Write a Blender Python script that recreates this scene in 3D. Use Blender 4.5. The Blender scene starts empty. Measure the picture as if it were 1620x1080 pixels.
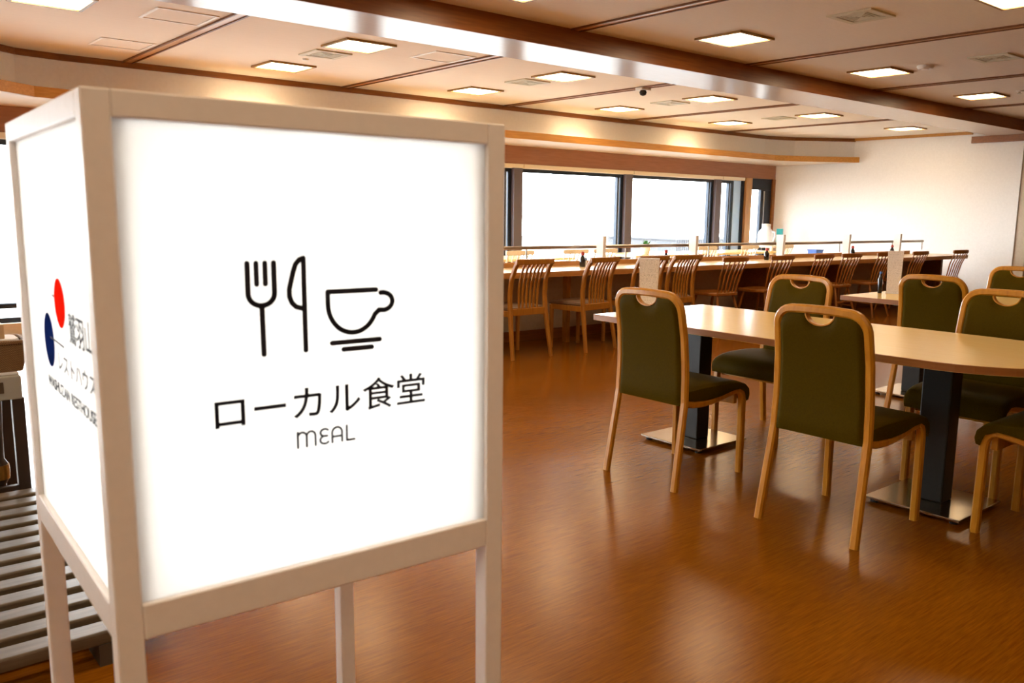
import bpy, bmesh, math, random
from mathutils import Vector, Matrix

random.seed(7)
sc = bpy.context.scene
COL = sc.collection
PI = math.pi

# ------------------------------------------------------------------ camera
cam_d = bpy.data.cameras.new('camera')
cam = bpy.data.objects.new('camera', cam_d)
COL.objects.link(cam)
F_ = Vector((0.64182742, 0.74955047, -0.16196191))
R_ = Vector((0.76103278, -0.64855422, 0.01437119))
U_ = Vector((0.09426915, 0.13248215, 0.98669236))
cam.matrix_world = Matrix(((R_.x, U_.x, -F_.x, 0), (R_.y, U_.y, -F_.y, 0), (R_.z, U_.z, -F_.z, 1.25), (0, 0, 0, 1)))
cam_d.sensor_width = 36.0
cam_d.lens = 30.242
cam_d.shift_x = -0.02621
cam_d.shift_y = 0.01212
cam_d.clip_start = 0.02
cam_d.clip_end = 300
cam_d.dof.use_dof = True
cam_d.dof.focus_distance = 4.6
cam_d.dof.aperture_fstop = 8.0
sc.camera = cam

# ------------------------------------------------------------------ sky and exposure
SKY = 13.0
LAMP = 14.0
COVE = 9.0
SIGN = 9.5
world = bpy.data.worlds.new('sky')
sc.world = world
world.use_nodes = True
wb = world.node_tree.nodes['Background']
wb.inputs[0].default_value = (0.90, 0.955, 1.0, 1)
wb.inputs[1].default_value = SKY
sc.view_settings.view_transform = 'Standard'
sc.view_settings.look = 'None'
sc.view_settings.gamma = 1.0
sc.view_settings.exposure = 0.9
sc.view_settings.use_curve_mapping = False

# ------------------------------------------------------------------ materials
def newmat(name):
    m = bpy.data.materials.new(name)
    m.use_nodes = True
    return m, m.node_tree, m.node_tree.nodes['Principled BSDF']

def plain(name, col, rough=0.5, metal=0.0, spec=0.5, coat=0.0):
    m, nt, b = newmat(name)
    b.inputs['Base Color'].default_value = (*col, 1)
    b.inputs['Roughness'].default_value = rough
    b.inputs['Metallic'].default_value = metal
    b.inputs['Specular IOR Level'].default_value = spec
    b.inputs['Coat Weight'].default_value = coat
    return m

def varied(name, c1, c2, scale=(1, 1, 1), rough=0.5, detail=4.0, noise=1.0, bump=0.0, metal=0.0, spec=0.5, lo=0.3, hi=0.7, distort=0.0):
    """two-colour noise stretched along an axis: wood grain, fabric, plaster"""
    m, nt, b = newmat(name)
    tc = nt.nodes.new('ShaderNodeTexCoord')
    mp = nt.nodes.new('ShaderNodeMapping')
    mp.inputs['Scale'].default_value = scale
    nz = nt.nodes.new('ShaderNodeTexNoise')
    nz.inputs['Scale'].default_value = noise
    nz.inputs['Detail'].default_value = detail
    nz.inputs['Distortion'].default_value = distort
    cr = nt.nodes.new('ShaderNodeValToRGB')
    cr.color_ramp.elements[0].position = lo
    cr.color_ramp.elements[0].color = (*c1, 1)
    cr.color_ramp.elements[1].position = hi
    cr.color_ramp.elements[1].color = (*c2, 1)
    nt.links.new(tc.outputs['Object'], mp.inputs['Vector'])
    nt.links.new(mp.outputs[0], nz.inputs['Vector'])
    nt.links.new(nz.outputs['Fac'], cr.inputs[0])
    nt.links.new(cr.outputs[0], b.inputs['Base Color'])
    b.inputs['Roughness'].default_value = rough
    b.inputs['Metallic'].default_value = metal
    b.inputs['Specular IOR Level'].default_value = spec
    if bump:
        bp = nt.nodes.new('ShaderNodeBump')
        bp.inputs['Strength'].default_value = bump
        bp.inputs['Distance'].default_value = 0.002
        nt.links.new(nz.outputs['Fac'], bp.inputs['Height'])
        nt.links.new(bp.outputs[0], b.inputs['Normal'])
    return m

def emit(name, col, strength):
    m, nt, b = newmat(name)
    b.inputs['Base Color'].default_value = (*col, 1)
    b.inputs['Emission Color'].default_value = (*col, 1)
    b.inputs['Emission Strength'].default_value = strength
    return m

def glass_mat(name, tint=(0.97, 0.98, 0.98), gl=0.06):
    m = bpy.data.materials.new(name)
    m.use_nodes = True
    nt = m.node_tree
    nt.nodes.clear()
    out = nt.nodes.new('ShaderNodeOutputMaterial')
    tr = nt.nodes.new('ShaderNodeBsdfTransparent')
    tr.inputs[0].default_value = (*tint, 1)
    g = nt.nodes.new('ShaderNodeBsdfGlossy')
    g.inputs['Roughness'].default_value = 0.02
    mx = nt.nodes.new('ShaderNodeMixShader')
    mx.inputs[0].default_value = gl
    nt.links.new(tr.outputs[0], mx.inputs[1])
    nt.links.new(g.outputs[0], mx.inputs[2])
    nt.links.new(mx.outputs[0], out.inputs[0])
    return m

def floor_mat():
    m, nt, b = newmat('floor_wood_vinyl')
    L = nt.links.new
    tc = nt.nodes.new('ShaderNodeTexCoord')
    def mapped(scale, noise, detail=5):
        mp = nt.nodes.new('ShaderNodeMapping'); mp.inputs['Scale'].default_value = scale
        nz = nt.nodes.new('ShaderNodeTexNoise'); nz.inputs['Scale'].default_value = noise; nz.inputs['Detail'].default_value = detail
        L(tc.outputs['Object'], mp.inputs[0]); L(mp.outputs[0], nz.inputs['Vector'])
        return nz
    grain = mapped((3.0, 60, 1), 2.2, 8)
    fine = mapped((9, 190, 1), 2.0, 3)
    patch = mapped((0.5, 0.8, 1), 1.6, 3)
    mx = nt.nodes.new('ShaderNodeMix'); mx.data_type = 'FLOAT'; mx.inputs[0].default_value = 0.45
    L(grain.outputs['Fac'], mx.inputs[2]); L(fine.outputs['Fac'], mx.inputs[3])
    cr = nt.nodes.new('ShaderNodeValToRGB')
    e = cr.color_ramp.elements
    e[0].position = 0.30; e[0].color = (0.155, 0.044, 0.0015, 1)
    e[1].position = 0.70; e[1].color = (0.31, 0.104, 0.003, 1)
    L(mx.outputs[0], cr.inputs[0])
    cr2 = nt.nodes.new('ShaderNodeValToRGB')
    cr2.color_ramp.elements[0].position = 0.3; cr2.color_ramp.elements[0].color = (0.86, 0.82, 0.78, 1)
    cr2.color_ramp.elements[1].position = 0.7; cr2.color_ramp.elements[1].color = (1.1, 1.12, 1.12, 1)
    L(patch.outputs['Fac'], cr2.inputs[0])
    mul = nt.nodes.new('ShaderNodeMix'); mul.data_type = 'RGBA'; mul.blend_type = 'MULTIPLY'; mul.inputs[0].default_value = 1
    L(cr.outputs[0], mul.inputs[6]); L(cr2.outputs[0], mul.inputs[7])
    L(mul.outputs[2], b.inputs['Base Color'])
    rr = nt.nodes.new('ShaderNodeMapRange')
    rr.inputs[3].default_value = 0.15; rr.inputs[4].default_value = 0.24
    L(patch.outputs['Fac'], rr.inputs[0]); L(rr.outputs[0], b.inputs['Roughness'])
    b.inputs['Specular IOR Level'].default_value = 0.28
    b.inputs['Specular Tint'].default_value = (1.0, 0.74, 0.42, 1)
    bn = mapped((26, 40, 1), 9.0, 2)
    bp = nt.nodes.new('ShaderNodeBump'); bp.inputs['Strength'].default_value = 0.22; bp.inputs['Distance'].default_value = 0.0009
    L(bn.outputs['Fac'], bp.inputs['Height'])
    bp2 = nt.nodes.new('ShaderNodeBump'); bp2.inputs['Strength'].default_value = 0.12; bp2.inputs['Distance'].default_value = 0.001
    L(mx.outputs[0], bp2.inputs['Height']); L(bp.outputs[0], bp2.inputs['Normal'])
    L(bp2.outputs[0], b.inputs['Normal'])
    return m

def print_mat(name, paper, ink, sx, sz):
    """paper card with rows of small printing"""
    m, nt, b = newmat(name)
    L = nt.links.new
    tc = nt.nodes.new('ShaderNodeTexCoord')
    mp = nt.nodes.new('ShaderNodeMapping'); mp.inputs['Scale'].default_value = (sx, sx, sz)
    wv = nt.nodes.new('ShaderNodeTexWave'); wv.wave_type = 'BANDS'; wv.bands_direction = 'Z'
    wv.inputs['Scale'].default_value = 1.0; wv.inputs['Distortion'].default_value = 0.0
    nz = nt.nodes.new('ShaderNodeTexNoise'); nz.inputs['Scale'].default_value = 260
    L(tc.outputs['Object'], mp.inputs[0]); L(mp.outputs[0], wv.inputs[0]); L(tc.outputs['Object'], nz.inputs['Vector'])
    mul = nt.nodes.new('ShaderNodeMath'); mul.operation = 'MULTIPLY'
    L(wv.outputs['Fac'], mul.inputs[0]); L(nz.outputs['Fac'], mul.inputs[1])
    cr = nt.nodes.new('ShaderNodeValToRGB')
    cr.color_ramp.elements[0].position = 0.42; cr.color_ramp.elements[0].color = (*paper, 1)
    cr.color_ramp.elements[1].position = 0.60; cr.color_ramp.elements[1].color = (*ink, 1)
    L(mul.outputs[0], cr.inputs[0]); L(cr.outputs[0], b.inputs['Base Color'])
    b.inputs['Roughness'].default_value = 0.55
    return m

M = {}
M['floor'] = floor_mat()
M['ceiling'] = varied('ceiling_board', (0.83, 0.76, 0.65), (0.87, 0.80, 0.69), (3, 60, 3), 0.75, noise=2.0)
M['white_wall'] = varied('white_wallpaper', (0.87, 0.85, 0.82), (0.91, 0.89, 0.86), (1, 1, 1), 0.8, noise=40, detail=2)
M['soffit'] = varied('cream_wallpaper', (0.90, 0.88, 0.86), (0.93, 0.91, 0.89), (1, 1, 1), 0.8, noise=30, detail=2)
M['beige_wall'] = varied('beige_wallpaper', (0.55, 0.46, 0.34), (0.60, 0.50, 0.38), (1, 1, 1), 0.8, noise=30, detail=2)
M['dark_wall'] = varied('brown_wall_panel', (0.16, 0.075, 0.03), (0.22, 0.10, 0.04), (1, 1, 8), 0.6, noise=3)
M['trim'] = varied('reddish_trim_wood', (0.20, 0.062, 0.010), (0.30, 0.10, 0.018), (2, 30, 30), 0.35, noise=2)
M['strip'] = varied('strip_wood', (0.56, 0.27, 0.07), (0.66, 0.34, 0.10), (30, 2, 30), 0.32, noise=2)
M['groove'] = plain('strip_groove', (0.17, 0.062, 0.012), 0.5)
M['ledge'] = varied('ledge_wood', (0.44, 0.19, 0.03), (0.58, 0.28, 0.055), (2, 30, 30), 0.32, noise=2)
M['ledge_pale'] = plain('ledge_underside', (0.62, 0.50, 0.36), 0.4)
M['fascia'] = varied('fascia_panel', (0.30, 0.125, 0.06), (0.36, 0.155, 0.08), (2, 2, 20), 0.45, noise=2)
M['cream'] = plain('cream_rail', (0.80, 0.70, 0.52), 0.35)
M['beam_under'] = varied('beam_veneer', (0.64, 0.54, 0.46), (0.70, 0.60, 0.52), (2, 60, 2), 0.20, noise=2, spec=0.6)
M['frame_dark'] = plain('dark_window_frame', (0.012, 0.020, 0.035), 0.35, 0.3)
M['frame_light'] = plain('silver_window_seal', (0.55, 0.60, 0.66), 0.35, 0.6)
M['column'] = plain('mauve_grey_column', (0.12, 0.10, 0.115), 0.45)
M['jamb'] = plain('pale_blue_jamb', (0.45, 0.66, 0.92), 0.5)
M['pillar'] = varied('pillar_wood', (0.40, 0.20, 0.07), (0.50, 0.27, 0.10), (20, 20, 2), 0.45, noise=2)
M['glass'] = glass_mat('window_glass')
M['lamp_glow'] = emit('lamp_diffuser', (1.0, 0.74, 0.45), LAMP)
M['tube_glow'] = emit('cove_tube', (1.0, 0.78, 0.48), COVE)
M['sign_glow'] = emit('sign_tube', (1.0, 1.0, 0.98), SIGN)
M['lamp_frame'] = plain('lamp_frame_brass', (0.34, 0.19, 0.05), 0.4)
M['vent'] = plain('vent_grille', (0.66, 0.62, 0.46), 0.5)
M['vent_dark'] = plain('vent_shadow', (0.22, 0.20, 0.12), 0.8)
M['hatch_line'] = plain('hatch_edge', (0.95, 0.94, 0.90), 0.4)
M['plastic_white'] = plain('white_plastic', (0.80, 0.78, 0.72), 0.4)
M['sign_paint'] = varied('sign_white_paint', (0.90, 0.87, 0.85), (0.93, 0.90, 0.88), (1, 1, 1), 0.45, noise=60, detail=2)
M['ink'] = plain('sign_ink', (0.004, 0.004, 0.014), 0.6)
def film(name, col):
    m = bpy.data.materials.new(name); m.use_nodes = True
    nt = m.node_tree; nt.nodes.clear()
    out = nt.nodes.new('ShaderNodeOutputMaterial')
    tl = nt.nodes.new('ShaderNodeBsdfTranslucent'); tl.inputs[0].default_value = (*col, 1)
    df = nt.nodes.new('ShaderNodeBsdfDiffuse'); df.inputs[0].default_value = (*col, 1)
    mx = nt.nodes.new('ShaderNodeMixShader'); mx.inputs[0].default_value = 0.3
    nt.links.new(tl.outputs[0], mx.inputs[1]); nt.links.new(df.outputs[0], mx.inputs[2]); nt.links.new(mx.outputs[0], out.inputs[0])
    return m
M['ink_red'] = film('sign_red', (0.85, 0.055, 0.022))
M['ink_blue'] = film('sign_blue', (0.026, 0.066, 0.27))
M['chair_wood'] = varied('honey_beech', (0.42, 0.165, 0.008), (0.56, 0.25, 0.015), (14, 14, 2.5), 0.33, noise=3, distort=0.6)
M['olive'] = varied('olive_vinyl', (0.054, 0.034, 0.0004), (0.066, 0.042, 0.0006), (1, 1, 1), 0.55, noise=160, detail=2, bump=0.05, spec=0.03)
M['piping'] = plain('dark_piping', (0.018, 0.013, 0.005), 0.5)
M['oak'] = varied('orange_oak', (0.34, 0.130, 0.012), (0.46, 0.19, 0.022), (14, 14, 2.5), 0.36, noise=3, distort=0.6)
M['walnut'] = varied('reddish_spindle_wood', (0.29, 0.095, 0.010), (0.38, 0.135, 0.018), (14, 14, 2.5), 0.36, noise=3)
M['pale_wood'] = varied('pale_wood', (0.78, 0.62, 0.38), (0.84, 0.70, 0.46), (14, 14, 2.5), 0.4, noise=3)
M['seat_brown'] = varied('brown_upholstery', (0.13, 0.065, 0.028), (0.16, 0.085, 0.04), (1, 1, 1), 0.5, noise=120)
M['table_top'] = varied('pale_maple_laminate', (0.90, 0.66, 0.27), (0.93, 0.70, 0.31), (30, 2, 2), 0.20, noise=2, spec=0.6)
M['table_edge'] = varied('brown_table_edge', (0.26, 0.095, 0.018), (0.32, 0.125, 0.026), (3, 3, 40), 0.4, noise=2)
M['pedestal'] = plain('slate_pedestal', (0.016, 0.017, 0.016), 0.4, spec=0.3)
M['steel'] = varied('brushed_steel', (0.52, 0.46, 0.36), (0.62, 0.55, 0.44), (60, 2, 2), 0.20, noise=4, metal=1.0)
M['rubber'] = plain('black_rubber', (0.012, 0.01, 0.01), 0.7)
M['counter_top'] = varied('counter_maple', (0.80, 0.60, 0.34), (0.84, 0.65, 0.40), (2, 30, 2), 0.30, noise=2, spec=0.8)
M['counter_edge'] = varied('counter_edge_wood', (0.44, 0.20, 0.05), (0.54, 0.26, 0.07), (2, 30, 30), 0.4, noise=2)
M['rail_metal'] = plain('grey_steel_rail', (0.36, 0.31, 0.26), 0.32, 0.9)
M['menu'] = print_mat('menu_card_print', (0.90, 0.85, 0.83), (0.34, 0.29, 0.28), 1, 42)
M['menu_side'] = plain('menu_card_back', (0.80, 0.78, 0.80), 0.5)
M['soy'] = plain('soy_black', (0.010, 0.007, 0.007), 0.15)
M['red_cap'] = plain('red_cap', (0.45, 0.05, 0.035), 0.4)
M['clear'] = plain('milky_plastic', (0.86, 0.90, 0.92), 0.25)
M['cyan'] = plain('cyan_plastic', (0.05, 0.55, 0.62), 0.4)
M['blue'] = plain('blue_plastic', (0.02, 0.10, 0.38), 0.4)
M['leaf'] = plain('leaf_green', (0.06, 0.22, 0.05), 0.5)
M['ribbed'] = plain('grey_cladding', (0.045, 0.046, 0.052), 0.7)
M['land'] = plain('pale_ground', (0.15, 0.155, 0.15), 0.9)
M['slat_grey'] = varied('weathered_slat', (0.085, 0.062, 0.036), (0.15, 0.112, 0.068), (2, 20, 20), 0.4, noise=3)
M['slat_side'] = plain('dark_bearer', (0.07, 0.05, 0.03), 0.6)
M['console'] = plain('grey_console', (0.36, 0.36, 0.33), 0.5)
M['dark_post'] = plain('dark_post', (0.035, 0.022, 0.016), 0.45)
M['gold'] = plain('gold_band', (0.40, 0.24, 0.06), 0.35, 0.8)
M['cloth'] = plain('white_cloth', (0.80, 0.82, 0.88), 0.8)
M['tan'] = plain('tan_wood', (0.52, 0.36, 0.20), 0.5)
def basket_mat():
    m, nt, b = newmat('woven_wicker')
    L = nt.links.new
    tc = nt.nodes.new('ShaderNodeTexCoord')
    mp = nt.nodes.new('ShaderNodeMapping'); mp.inputs['Scale'].default_value = (60, 60, 60)
    ck = nt.nodes.new('ShaderNodeTexBrick')
    ck.inputs['Color1'].default_value = (0.42, 0.27, 0.12, 1); ck.inputs['Color2'].default_value = (0.34, 0.20, 0.08, 1)
    ck.inputs['Mortar'].default_value = (0.10, 0.05, 0.02, 1); ck.inputs['Scale'].default_value = 1.0
    ck.inputs['Mortar Size'].default_value = 0.08
    sw = nt.nodes.new('ShaderNodeSeparateXYZ'); cb = nt.nodes.new('ShaderNodeCombineXYZ'); ad = nt.nodes.new('ShaderNodeMath')
    L(tc.outputs['Object'], mp.inputs[0]); L(mp.outputs[0], sw.inputs[0])
    L(sw.outputs[0], ad.inputs[0]); L(sw.outputs[1], ad.inputs[1]); L(ad.outputs[0], cb.inputs[0]); L(sw.outputs[2], cb.inputs[1])
    L(cb.outputs[0], ck.inputs[0]); L(ck.outputs[0], b.inputs['Base Color'])
    b.inputs['Roughness'].default_value = 0.7
    return m
M['wicker'] = basket_mat()

def acrylic():
    m = bpy.data.materials.new('sign_acrylic')
    m.use_nodes = True
    nt = m.node_tree
    nt.nodes.clear()
    out = nt.nodes.new('ShaderNodeOutputMaterial')
    tl = nt.nodes.new('ShaderNodeBsdfTranslucent'); tl.inputs[0].default_value = (0.90, 0.90, 0.89, 1)
    df = nt.nodes.new('ShaderNodeBsdfDiffuse'); df.inputs[0].default_value = (0.85, 0.85, 0.84, 1)
    mx = nt.nodes.new('ShaderNodeMixShader'); mx.inputs[0].default_value = 0.45
    nt.links.new(tl.outputs[0], mx.inputs[1]); nt.links.new(df.outputs[0], mx.inputs[2])
    nt.links.new(mx.outputs[0], out.inputs[0])
    return m
M['acrylic'] = acrylic()

# ------------------------------------------------------------------ mesh builder
class MB:
    def __init__(s):
        s.v = []; s.f = []; s.mi = []
    def face(s, idx, mi=0):
        s.f.append(tuple(idx)); s.mi.append(mi)
    def box(s, x0, x1, y0, y1, z0, z1, mi=0, T=None):
        b = len(s.v)
        for z in (z0, z1):
            for x, y in ((x0, y0), (x1, y0), (x1, y1), (x0, y1)):
                p = Vector((x, y, z)); s.v.append(T @ p if T else p)
        for q in ((3, 2, 1, 0), (4, 5, 6, 7), (0, 1, 5, 4), (1, 2, 6, 5), (2, 3, 7, 6), (3, 0, 4, 7)):
            s.face([b + i for i in q], mi)
        return s
    def prism(s, poly, z0, z1, mi=0, mi_side=None, T=None):
        """poly in xy (counter-clockwise), extruded in z"""
        b = len(s.v); n = len(poly)
        for z in (z0, z1):
            for x, y in poly:
                p = Vector((x, y, z)); s.v.append(T @ p if T else p)
        s.face([b + i for i in reversed(range(n))], mi)
        s.face([b + n + i for i in range(n)], mi)
        for i in range(n):
            j = (i + 1) % n
            s.face((b + i, b + j, b + n + j, b + n + i), mi if mi_side is None else mi_side)
        return s
    def rings(s, rings, closed=False, caps=True, mi=0):
        b = len(s.v); n = len(rings[0])
        for r in rings: s.v.extend(Vector(p) for p in r)
        m = len(rings)
        for k in range(m if closed else m - 1):
            k2 = (k + 1) % m
            for i in range(n):
                j = (i + 1) % n
                s.face((b + k * n + i, b + k * n + j, b + k2 * n + j, b + k2 * n + i), mi)
        if caps and not closed:
            s.face([b + i for i in reversed(range(n))], mi)
            s.face([b + (m - 1) * n + i for i in range(n)], mi)
        return s
    def sweep(s, path, up, w, h, mi=0, closed=False, round_=0.25, scale=None):
        """rounded-rectangle section along a path; w across (tangent x up), h along up"""
        path = [Vector(p) for p in path]; up = Vector(up).normalized(); n = len(path)
        rings = []
        for i, p in enumerate(path):
            if closed: t = path[(i + 1) % n] - path[i - 1]
            else: t = path[min(i + 1, n - 1)] - path[max(i - 1, 0)]
            t.normalize()
            side = t.cross(up).normalized(); u2 = side.cross(t).normalized()
            k = scale[i] if scale else 1.0
            a, b_ = w / 2 * k, h / 2 * k
            c = min(a, b_) * round_
            sec = [(-a + c, -b_), (a - c, -b_), (a, -b_ + c), (a, b_ - c), (a - c, b_), (-a + c, b_), (-a, b_ - c), (-a, -b_ + c)]
            rings.append([p + side * x + u2 * y for x, y in sec])
        return s.rings(rings, closed, True, mi)
    def tube(s, path, r, n=8, mi=0, radii=None, closed=False):
        path = [Vector(p) for p in path]; m = len(path)
        rings = []
        prev = None
        for i, p in enumerate(path):
            if closed: t = path[(i + 1) % m] - path[i - 1]
            else: t = path[min(i + 1, m - 1)] - path[max(i - 1, 0)]
            t.normalize()
            if prev is None:
                a = Vector((0, 0, 1)) if abs(t.z) < 0.9 else Vector((1, 0, 0))
                s1 = t.cross(a).normalized()
            else:
                s1 = (prev - t * prev.dot(t)).normalized()
            prev = s1; s2 = t.cross(s1)
            rr = radii[i] if radii else r
            rings.append([p + (s1 * math.cos(2 * PI * k / n) + s2 * math.sin(2 * PI * k / n)) * rr for k in range(n)])
        return s.rings(rings, closed, True, mi)
    def lathe(s, prof, cx=0, cy=0, n=20, mi=0):
        rings = [[Vector((cx + r * math.cos(2 * PI * k / n), cy + r * math.sin(2 * PI * k / n), z)) for k in range(n)] for r, z in prof]
        return s.rings(rings, False, True, mi)
    def build(s, name, mats, parent=None, bevel=0.0, smooth=False, segs=2, loc=None, rotz=0.0):
        me = bpy.data.meshes.new(name)
        me.from_pydata([tuple(v) for v in s.v], [], s.f)
        if not isinstance(mats, (list, tuple)): mats = [mats]
        for m in mats: me.materials.append(m)
        for p, k in zip(me.polygons, s.mi): p.material_index = k
        bm = bmesh.new(); bm.from_mesh(me)
        bmesh.ops.recalc_face_normals(bm, faces=bm.faces)
        if smooth:
            for f in bm.faces: f.smooth = True
            for e in bm.edges:
                if len(e.link_faces) == 2 and e.calc_face_angle(0) > math.radians(38): e.smooth = False
        bm.to_mesh(me); bm.free()
        o = bpy.data.objects.new(name, me)
        COL.objects.link(o)
        if parent: o.parent = parent
        if loc: o.location = loc
        o.rotation_euler.z = rotz
        if bevel:
            md = o.modifiers.new('bevel', 'BEVEL'); md.width = bevel; md.segments = segs; md.limit_method = 'ANGLE'; md.angle_limit = math.radians(40)
        return o

def tag(o, label=None, cat=None, group=None, kind=None):
    if label: o['label'] = label
    if cat: o['category'] = cat
    if group: o['group'] = group
    if kind: o['kind'] = kind
    return o

def thing(name, label, cat, loc=(0, 0, 0), rz=0.0, group=None):
    o = bpy.data.objects.new(name, None)
    o.empty_display_size = 0.1
    COL.objects.link(o)
    o.location = loc; o.rotation_euler.z = rz
    return tag(o, label, cat, group)

def struct(o): return tag(o, kind='structure')

def dup(src, loc, rz, label, group=None):
    r = src.copy(); COL.objects.link(r); r.location = loc; r.rotation_euler.z = rz
    r['label'] = label
    if group: r['group'] = group
    for ch in list(src.children):
        c = ch.copy(); COL.objects.link(c); c.parent = r
        for g in list(ch.children):
            d = g.copy(); COL.objects.link(d); d.parent = c
    return r

def place(proto, used, loc, rz, label, group=None):
    if not used:
        used.append(1); proto.location = loc; proto.rotation_euler.z = rz; proto['label'] = label
        if group: proto['group'] = group
        return proto
    return dup(proto, loc, rz, label, group)

# ================================================================== SETTING
ZW, ZN, ZB = 2.58, 2.65, 2.50        # ceiling on the window side, near side, underside of the beam
YB0, YB1 = 5.13, 5.77                # beam
XE = 13.94                           # white end wall
YF = 9.58                            # fascia over the windows
XL, YN = -4.0, -4.0

struct(MB().box(XL - .1, XE + .6, YN - .1, 9.95, -0.1, 0).build('floor', M['floor']))
struct(MB().box(XL, XE + .1, YB1, 9.75, ZW, ZW + .12).build('ceiling', M['ceiling']))
struct(MB().box(XL, XE + .6, YN, YB0, ZN, ZN + .12).build('ceiling', M['ceiling']))
# beam: pale underside, brown side board
struct(MB().box(XL, XE + .1, YB0 + .02, YB1, ZB, ZN + .12).build('trim_1', M['beam_under']))
struct(MB().box(XL, XE + .1, YB0, YB0 + .02, ZB - .004, ZN + .12).build('trim_2', M['trim']))

# end wall (white), pier and brown door at its right end
YP = 5.30
struct(MB().box(XE, XE + .12, YP, 9.95, 0, ZN + .1).build('wall_end', M['white_wall']))
struct(MB().box(XE + .02, XE + .5, YP - .16, YP, 0, ZN + .1).build('trim_3', M['beige_wall']))
struct(MB().box(XE + .30, XE + .42, YN, YP - .16, 0, ZN + .1).build('wall_corridor', M['dark_wall']))
struct(MB().box(XE - .05, XE + .04, YP - .05, 6.05, 2.40, ZB).build('trim_4', M['trim'], bevel=.003))
struct(MB().box(XE - .03, XE, 6.05, 8.1, ZW - .045, ZW).build('trim_5', M['ledge']))
struct(MB().box(XE - .012, XE, YP, 9.5, 0, .09).build('baseboard_end', M['trim']))
# rear enclosure of the hall, behind the camera
struct(MB().box(XL - .12, XL, YN, 9.95, 0, ZN + .1).build('wall_left', M['white_wall']))
struct(MB().box(XL, XE + .6, YN - .12, YN, 0, ZN + .1).build('wall_back', M['dark_wall']))

# window-side soffit: white drop, brown trim on top, projecting wooden ledge below
def offset_poly(pts, d):
    """shift an open polyline sideways towards -y by d"""
    out = []
    for i in range(len(pts)):
        a = Vector(pts[max(i - 1, 0)]); b = Vector(pts[i]); c = Vector(pts[min(i + 1, len(pts) - 1)])
        n = Vector((0, 0))
        for p, q in ((a, b), (b, c)):
            t = q - p
            if t.length > 1e-6:
                t.normalize(); n += Vector((t.y, -t.x))
        n.normalize()
        out.append(tuple(b + n * d))
    return out
SOF = [(XL, 8.35), (1.0, 8.35), (1.55, 8.80), (1.9, 8.86), (12.55, 8.86), (13.1, 8.66), (XE, 8.02)]
def strip_along(pts, d0, d1, z0, z1, mat, name):
    a = offset_poly(pts, d0); b = offset_poly(pts, d1)
    m = MB()
    rings = []
    for p, q in zip(a, b):
        rings.append([(p[0], p[1], z0), (q[0], q[1], z0), (q[0], q[1], z1), (p[0], p[1], z1)])
    m.rings(rings)
    return struct(m.build(name, mat, bevel=.002, segs=1))
strip_along(SOF, -.06, 0, 2.20, ZW, M['soffit'], 'trim_6')
strip_along(SOF, 0, .022, ZW - .055, ZW, M['trim'], 'trim_7')
strip_along(SOF, .20, .23, 2.165, 2.255, M['ledge'], 'trim_8')       # ledge front board
m = MB()                                                              # ledge underside board
a = offset_poly(SOF, .215)
m.prism([(p[0], p[1]) for p in a] + [(XE, YF), (XL, YF)], 2.165, 2.185)
struct(m.build('trim_9', M['ledge_pale']))
# cove tubes behind the ledge board
for i, x in enumerate((3.63, 5.87, 8.12, 10.44)):
    y = 8.70
    t = thing('cove_light', 'warm cove tube hidden behind the wooden ledge, lighting the soffit above the windows', 'light', (x, y, 2.186), 0, 'cove tubes behind the window ledge')
    MB().box(-.32, .32, -.022, .022, 0, .018).build('housing', M['plastic_white'], t)
    MB().tube([(-.30, 0, .032), (.30, 0, .032)], .012, 8).build('tube', M['tube_glow'], t, smooth=True)

# fascia, cream rail, windows
struct(MB().box(XL, XE, YF, YF + .05, 1.92, 2.35).build('wall_fascia', M['fascia']))
struct(MB().box(XL, XE, YF + .05, YF + .2, 1.86, 2.7).build('wall_window', M['white_wall']))
for k in range(8):
    x0 = 7.86 - 2.25 * 5 + 2.25 * k
    x1 = min(x0 + 2.25, 13.0)
    struct(MB().box(max(x0, XL) + .008, x1 - .008, YF - .02, YF + .05, 1.865, 1.92).build('trim_%d' % (10 + k), M['cream'], bevel=.004))
struct(MB().box(XL, 13.0, YF, YF + .2, 0, .12).build('wall_sill', M['beige_wall']))
nwin = 0
for k in range(8):
    xc = 7.78 - 2.25 * 5 + 2.25 * k + .08
    xn = min(xc + 2.09, 12.76)
    nwin += 1
    w = struct(bpy.data.objects.new('window_%d' % nwin, None)); COL.objects.link(w)
    fr = MB()
    fr.box(xc, xn, YF + .06, YF + .12, 1.81, 1.865)
    fr.box(xc, xn, YF + .06, YF + .12, .12, .17)
    fr.box(xc, xc + .03, YF + .06, YF + .12, .17, 1.81)
    fr.box(xn - .13, xn - .10, YF + .06, YF + .12, .17, 1.81)
    fr.box(xn - .06, xn, YF + .06, YF + .12, .17, 1.81)
    fr.build('window_frame', M['frame_dark'], w)
    MB().box(xn - .10, xn - .085, YF + .065, YF + .11, .17, 1.81).build('window_seal', M['frame_light'], w)
    MB().box(xc + .03, xn - .13, YF + .085, YF + .091, .17, 1.81).build('window_pane', M['glass'], w)
    if k < 7:
        struct(MB().box(xn, xn + .16, YF, YF + .16, .0, 1.865).build('trim_%d' % (20 + k), M['column'], bevel=.004))
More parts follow.
